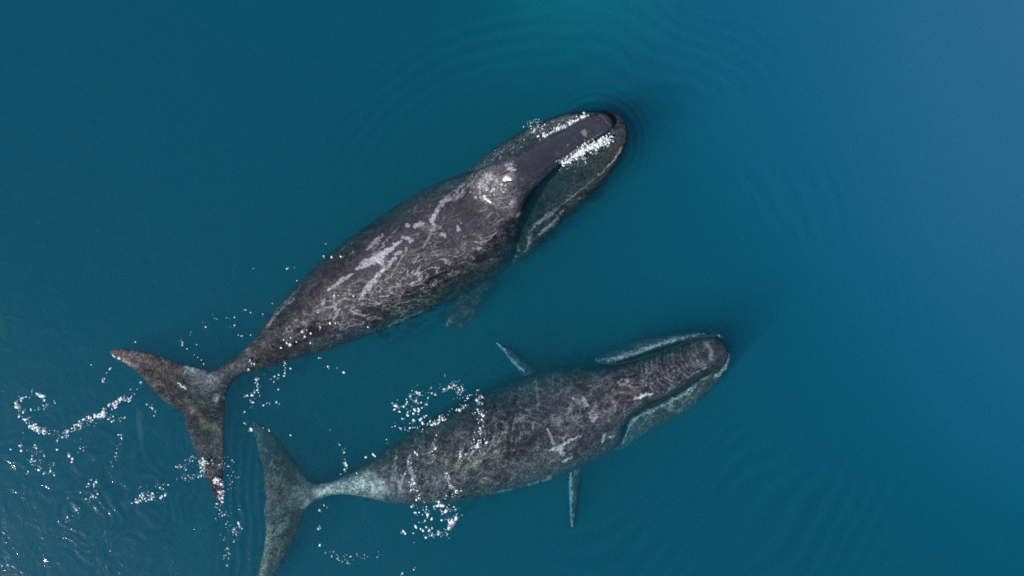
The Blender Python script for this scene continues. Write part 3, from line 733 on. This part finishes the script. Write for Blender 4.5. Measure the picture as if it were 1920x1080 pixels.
# sun glints as white blobs, and loose drops, round the lower whale's back
g1 = (along([(775,745),(800,735),(830,726),(850,722),(872,735),(882,748)], 70, 8, 0.5, 2.4, 11, 0.5)
    +along([(752,752),(765,765),(775,780),(795,770)], 45, 12, 0.5, 3.2, 12, 0.4)
    +along([(872,745),(890,742),(903,750),(900,770),(903,800),(902,830),(885,842),(870,850)], 100, 5.0, 0.5, 3.0, 13, 0.5)
    +along([(840,770),(862,768),(880,757)], 22, 2, 0.8, 2.4, 14)+along([(800,800),(815,790),(835,782)], 28, 4, 0.8, 3.2, 15)
    +along([(738,797),(760,803),(790,800)], 18, 4, 0.8, 2.4, 16)
    +along([(848,722),(860,730),(870,745)], 34, 6, .6, 1.6, 17)
    +along([(862,850),(864,860)], 16, 3, 0.8, 2.0, 18)+along([(818,815),(815,845),(812,852)], 16, 2.5, 0.7, 2.2, 19)+along([(780,850),(785,855)], 7, 3, 1.0, 3.2, 20)
    +along([(765,858),(770,890),(778,915),(787,935)], 46, 4.5, 0.5, 2.6, 21, 0.5)+along([(836,888),(845,905),(848,930),(865,920)], 34, 3.0, 0.8, 2.6, 22, 0.5))
blobs('glint_blobs', g1, MAT_FOAM_GLINT, 'ring of white blobs modelling sun glints round the back of the lower whale', 'modelled sun glints', 0.4)
g2 = (along([(775,935),(785,950),(800,955),(800,990),(790,998),(815,995)], 50, 8, 0.6, 3.4, 23, 0.5)+along([(822,935),(830,960),(838,962),(845,975),(852,985)], 44, 6.5, 0.6, 4.2, 24, 0.5)
    +along([(815,1000),(830,1002),(845,985)], 26, 4, 0.8, 3.0, 25)+along([(850,950),(858,970)], 16, 4, .6, 1.5, 26)+dots([(757,996,3.0),(760,1000,2.4)]))
blobs('glint_blobs', g2, MAT_FOAM_GLINT, 'white blobs modelling sun glints, scattered just below the flank of the lower whale', 'modelled sun glints', 0.4)
g3 = (dots([(646,848,1.5),(648,868,2.5),(650,872,2.6),(646,880,2.0),(686,857,2.8),(700,852,2.8),(703,855,2.4),(637,834,1.3),(669,887,1.8),(725,824,1.4),(639,889,1),(619,806,.8)])
    +along([(646,840),(648,870)], 8, 2, 0.6, 1.2, 27)+along([(608,945),(598,965),(598,995)], 8, 1.5, 0.7, 1.8, 28)
    +dots([(600,1022,2.6),(610,1037,1.2)])+along([(620,1035),(640,1050),(680,1045),(705,1038)], 36, 4.5, 0.6, 2.0, 29, .4)+dots([(776,1068,1.5),(755,1075,2)]))
blobs('water_drops', g3, MAT_FOAM_GLINT, 'loose white drops along the tail stock of the lower whale', 'water drops', 0.5)
g4 = (dots([(538,504,2.0),(552,502,.9),(607,480,1.8),(622,482,2.4),(639,481,2.1),(611,457,1),(475,503,1),(557,526,1.3),(511,569,1.2),(461,581,1.5),(470,586,1.5),(493,589,1.2),(440,595,1.5),(440,610,1.8),(386,613,1.8),
     (425,596,1),(342,642,1.7),(342,647,1.6),(351,654,1.3),(369,646,1.5),(447,628,1.3),(453,630,1.6),(378,675,1.2),(382,682,1.5),(371,670,1),(364,665,1),(254,641,1.6),
     (567,622,3.0),(583,625,2.8),(572,631,2.4),(545,633,1.8),(532,637,2.0),(538,643,2.4),(544,646,3.6),(527,652,2.6),(556,641,1.8),(582,643,2.0),(575,618,1.4),(599,612,1.4),(619,606,3.0),(629,606,1.8),(626,598,1.4),
     (596,586,1.5),(601,614,1.6),(663,555,1.8),(627,554,2.2),(634,554,1.2),(690,613,2.0),(470,628,1.4),(469,675,1.8),(477,682,2.2),(472,682,1.5),(466,692,2.2)])
    +along([(340,640),(395,600),(440,610)], 14, 6, 0.5, 1.0, 31)+along([(533,670),(535,690),(533,705)], 10, 1.5, 0.6, 2.0, 32)+along([(484,712),(474,745),(473,770)], 22, 5, 0.7, 2.6, 33, .4)
    +along([(494,700),(520,715),(530,700)], 8, 6, 0.7, 2.2, 34)+dots([(545,691,2.2),(515,706,2.2),(522,730,1.8),(534,700,2),(494,760,2.2),(473,741,2.8),(487,742,1.3),(506,758,1),(598,671,1.6),(615,687,2.2),(645,698,3.0),(632,690,1)])
    +along([(492,760),(520,752)], 8, 2, 0.5, 1.6, 35)+dots([(459,772,1.8),(458,793,1.6),(471,804,3.0),(472,807,2.6),(494,802,1),(505,808,1.8),(545,816,2.2)]))
blobs('water_drops', g4, MAT_FOAM_GLINT, 'loose white drops along the tail of the upper whale', 'water drops', 0.5)

# sun glints as white blobs on the churned water left of the flukes
h1 = (along([(28,770),(32,755),(48,745),(70,738),(85,748)], 46, 2.0, 0.7, 2.8, 41, .5)+along([(28,782),(40,778),(50,790),(62,802),(90,812)], 60, 3.0, 0.8, 3.2, 42, .5)
    +along([(90,812),(120,818),(135,806),(160,790),(185,780),(205,765),(230,745),(240,750)], 150, 3.2, 0.7, 3.0, 43, .55)+along([(240,752),(262,722),(265,715)], 14, 2, .6, 1.6, 44)
    +along([(150,800),(190,785),(230,785)], 44, 4, .6, 2.2, 45, .4)+along([(35,770),(65,768),(110,752)], 26, 3, .6, 2, 46, .4))
blobs('glint_blobs', h1, MAT_FOAM_GLINT, 'winding chain of white blobs modelling sun glints beside the left fluke of the upper whale', 'modelled sun glints', 0.4)
h2 = (along([(35,830),(60,840),(75,848),(60,870),(100,880)], 60, 9, 0.5, 2.4, 47, .3)+dots([(40,845,2.8),(107,843,2.8),(130,855,3.2),(136,860,3.0),(135,866,2.4),(73,881,3),(82,888,2),(95,883,2.4),(102,891,2.2),(53,884,2)])
    +along([(140,820),(160,845)], 16, 6, .4, 1.2, 48)+along([(225,815),(215,855),(208,870)], 20, 4, .5, 1.8, 49)+along([(150,925),(175,905),(185,925),(160,940)], 26, 5, .7, 2.8, 50, .5)
    +along([(115,978),(150,955)], 12, 3, .6, 1.8, 51)+along([(238,945),(260,935),(300,930),(310,930)], 44, 4, .6, 2.6, 52, .5)+along([(262,918),(315,912)], 16, 4, .5, 1.8, 53)+dots([(245,730,1.2),(206,692,2.4),(200,699,1.2),(193,715,2.2),(196,710,1.6),(208,690,1.4),(171,684,1.6)])
    +along([(278,758),(290,772),(288,780)], 14, 3, .6, 2, 54))
blobs('glint_blobs', h2, MAT_FOAM_GLINT, 'scattered white blobs modelling sun glints on the churned water in the lower left corner', 'modelled sun glints', 0.4)
h3 = (along([(375,870),(385,862),(380,880),(395,890),(410,905),(415,930),(410,948)], 170, 4, 0.6, 2.4, 55, .5)+along([(332,900),(355,895),(390,890)], 36, 3, .6, 1.8, 56, .3)+along([(330,870),(345,880),(365,855)], 22, 6, .5, 2, 57)
    +along([(415,860),(430,880),(425,920)], 40, 8, .5, 1.6, 58)+along([(420,960),(432,990),(425,1010)], 30, 8, .5, 1.6, 59)+along([(424,1030),(424,1060)], 14, 3, .7, 1.8, 60)+along([(438,1005),(445,985)], 8, 4, .8, 2.8, 61)
    +along([(335,718),(340,724),(350,729)], 26, .8, .7, 1.6, 62))
blobs('glint_blobs', h3, MAT_FOAM_GLINT, 'white blobs modelling sun glints, gathered on the fluke tip of the upper whale', 'modelled sun glints', 0.4)

# ------------------------------------------------------------------ milky patches drifting in the water, and an added volume for sky haze
def plume(name, px, py, z, rx, ry, rz, ang, mat, label, cat):
    bm = bmesh.new(); bmesh.ops.create_icosphere(bm, subdivisions=4, radius=1.0)
    v = np.array([q.co[:] for q in bm.verts]); f = [[q.index for q in g.verts] for g in bm.faces]; bm.free()
    v[:,2] *= np.abs(v[:,2])+0.02      # thins out gently towards its rim
    v = v*(1+0.6*(fbm(v*1.7+px, 2, 7)-0.5))[:, None]*np.array([rx, ry, rz])
    ca, sa = math.cos(ang), math.sin(ang); p = W(px, py, z)
    v = np.stack([v[:,0]*ca-v[:,1]*sa+p[0], v[:,0]*sa+v[:,1]*ca+p[1], v[:,2]+z], 1)
    o = mesh_obj(name, v, f, mat); tag(o, label, cat, kind='stuff'); return o
pm = plume_material('plankton_cloud', 0.32, (0.1, 0.9, 0.62))
plume('plankton_cloud', 1110, 20, -4.2, 3.0, 1.9, 2.4, 0.0, pm, 'pale turquoise milky patch in the deep water near the top edge', 'plankton cloud')
plume('plankton_cloud', 1060, 30, -4.8, 4.6, 2.6, 2.4, 0.3, pm, 'wide faint fringe of the turquoise patch near the top edge', 'plankton cloud')
plume('sky_haze_volume', 1990, 160, -5.0, 25.0, 16.0, 4.7, R(-50), plume_material('sky_haze_volume', 0.50, (0.40, 0.30, 1.0)), 'added scattering volume imitating blue sky haze towards the upper right corner', 'added haze volume')  # added volume that imitates sky reflection and haze
def drift(px, py, z):
    bm = bmesh.new(); bmesh.ops.create_icosphere(bm, subdivisions=3, radius=1.0)
    v = np.array([q.co[:] for q in bm.verts]); f = [[q.index for q in g.verts] for g in bm.faces]; bm.free()
    v = v*(0.6+0.9*fbm(v*1.6, 3, 77))[:, None]*np.array([0.16, 0.42, 0.06]); p = W(px, py, z)
    a = R(22); v = np.stack([v[:,0]*math.cos(a)-v[:,1]*math.sin(a)+p[0], v[:,0]*math.sin(a)+v[:,1]*math.cos(a)+p[1], v[:,2]+z], 1)
    tag(mesh_obj('weed', v, f, plain_material('weed', (0.10, 0.13, 0.05), 0.7, 0.02, 12)), 'small olive clump of weed adrift under the surface at the edge of the picture', 'weed')
drift(1, 606, -2.4)
plume('bubble_wisp', 262, 803, -0.4, 0.62, 0.085, 0.12, R(97), plume_material('bubble_wisp', 0.75, (0.6, 0.85, 1)), 'short pale upright wisp of bubbles beside the upper whale fluke', 'bubble wisp')
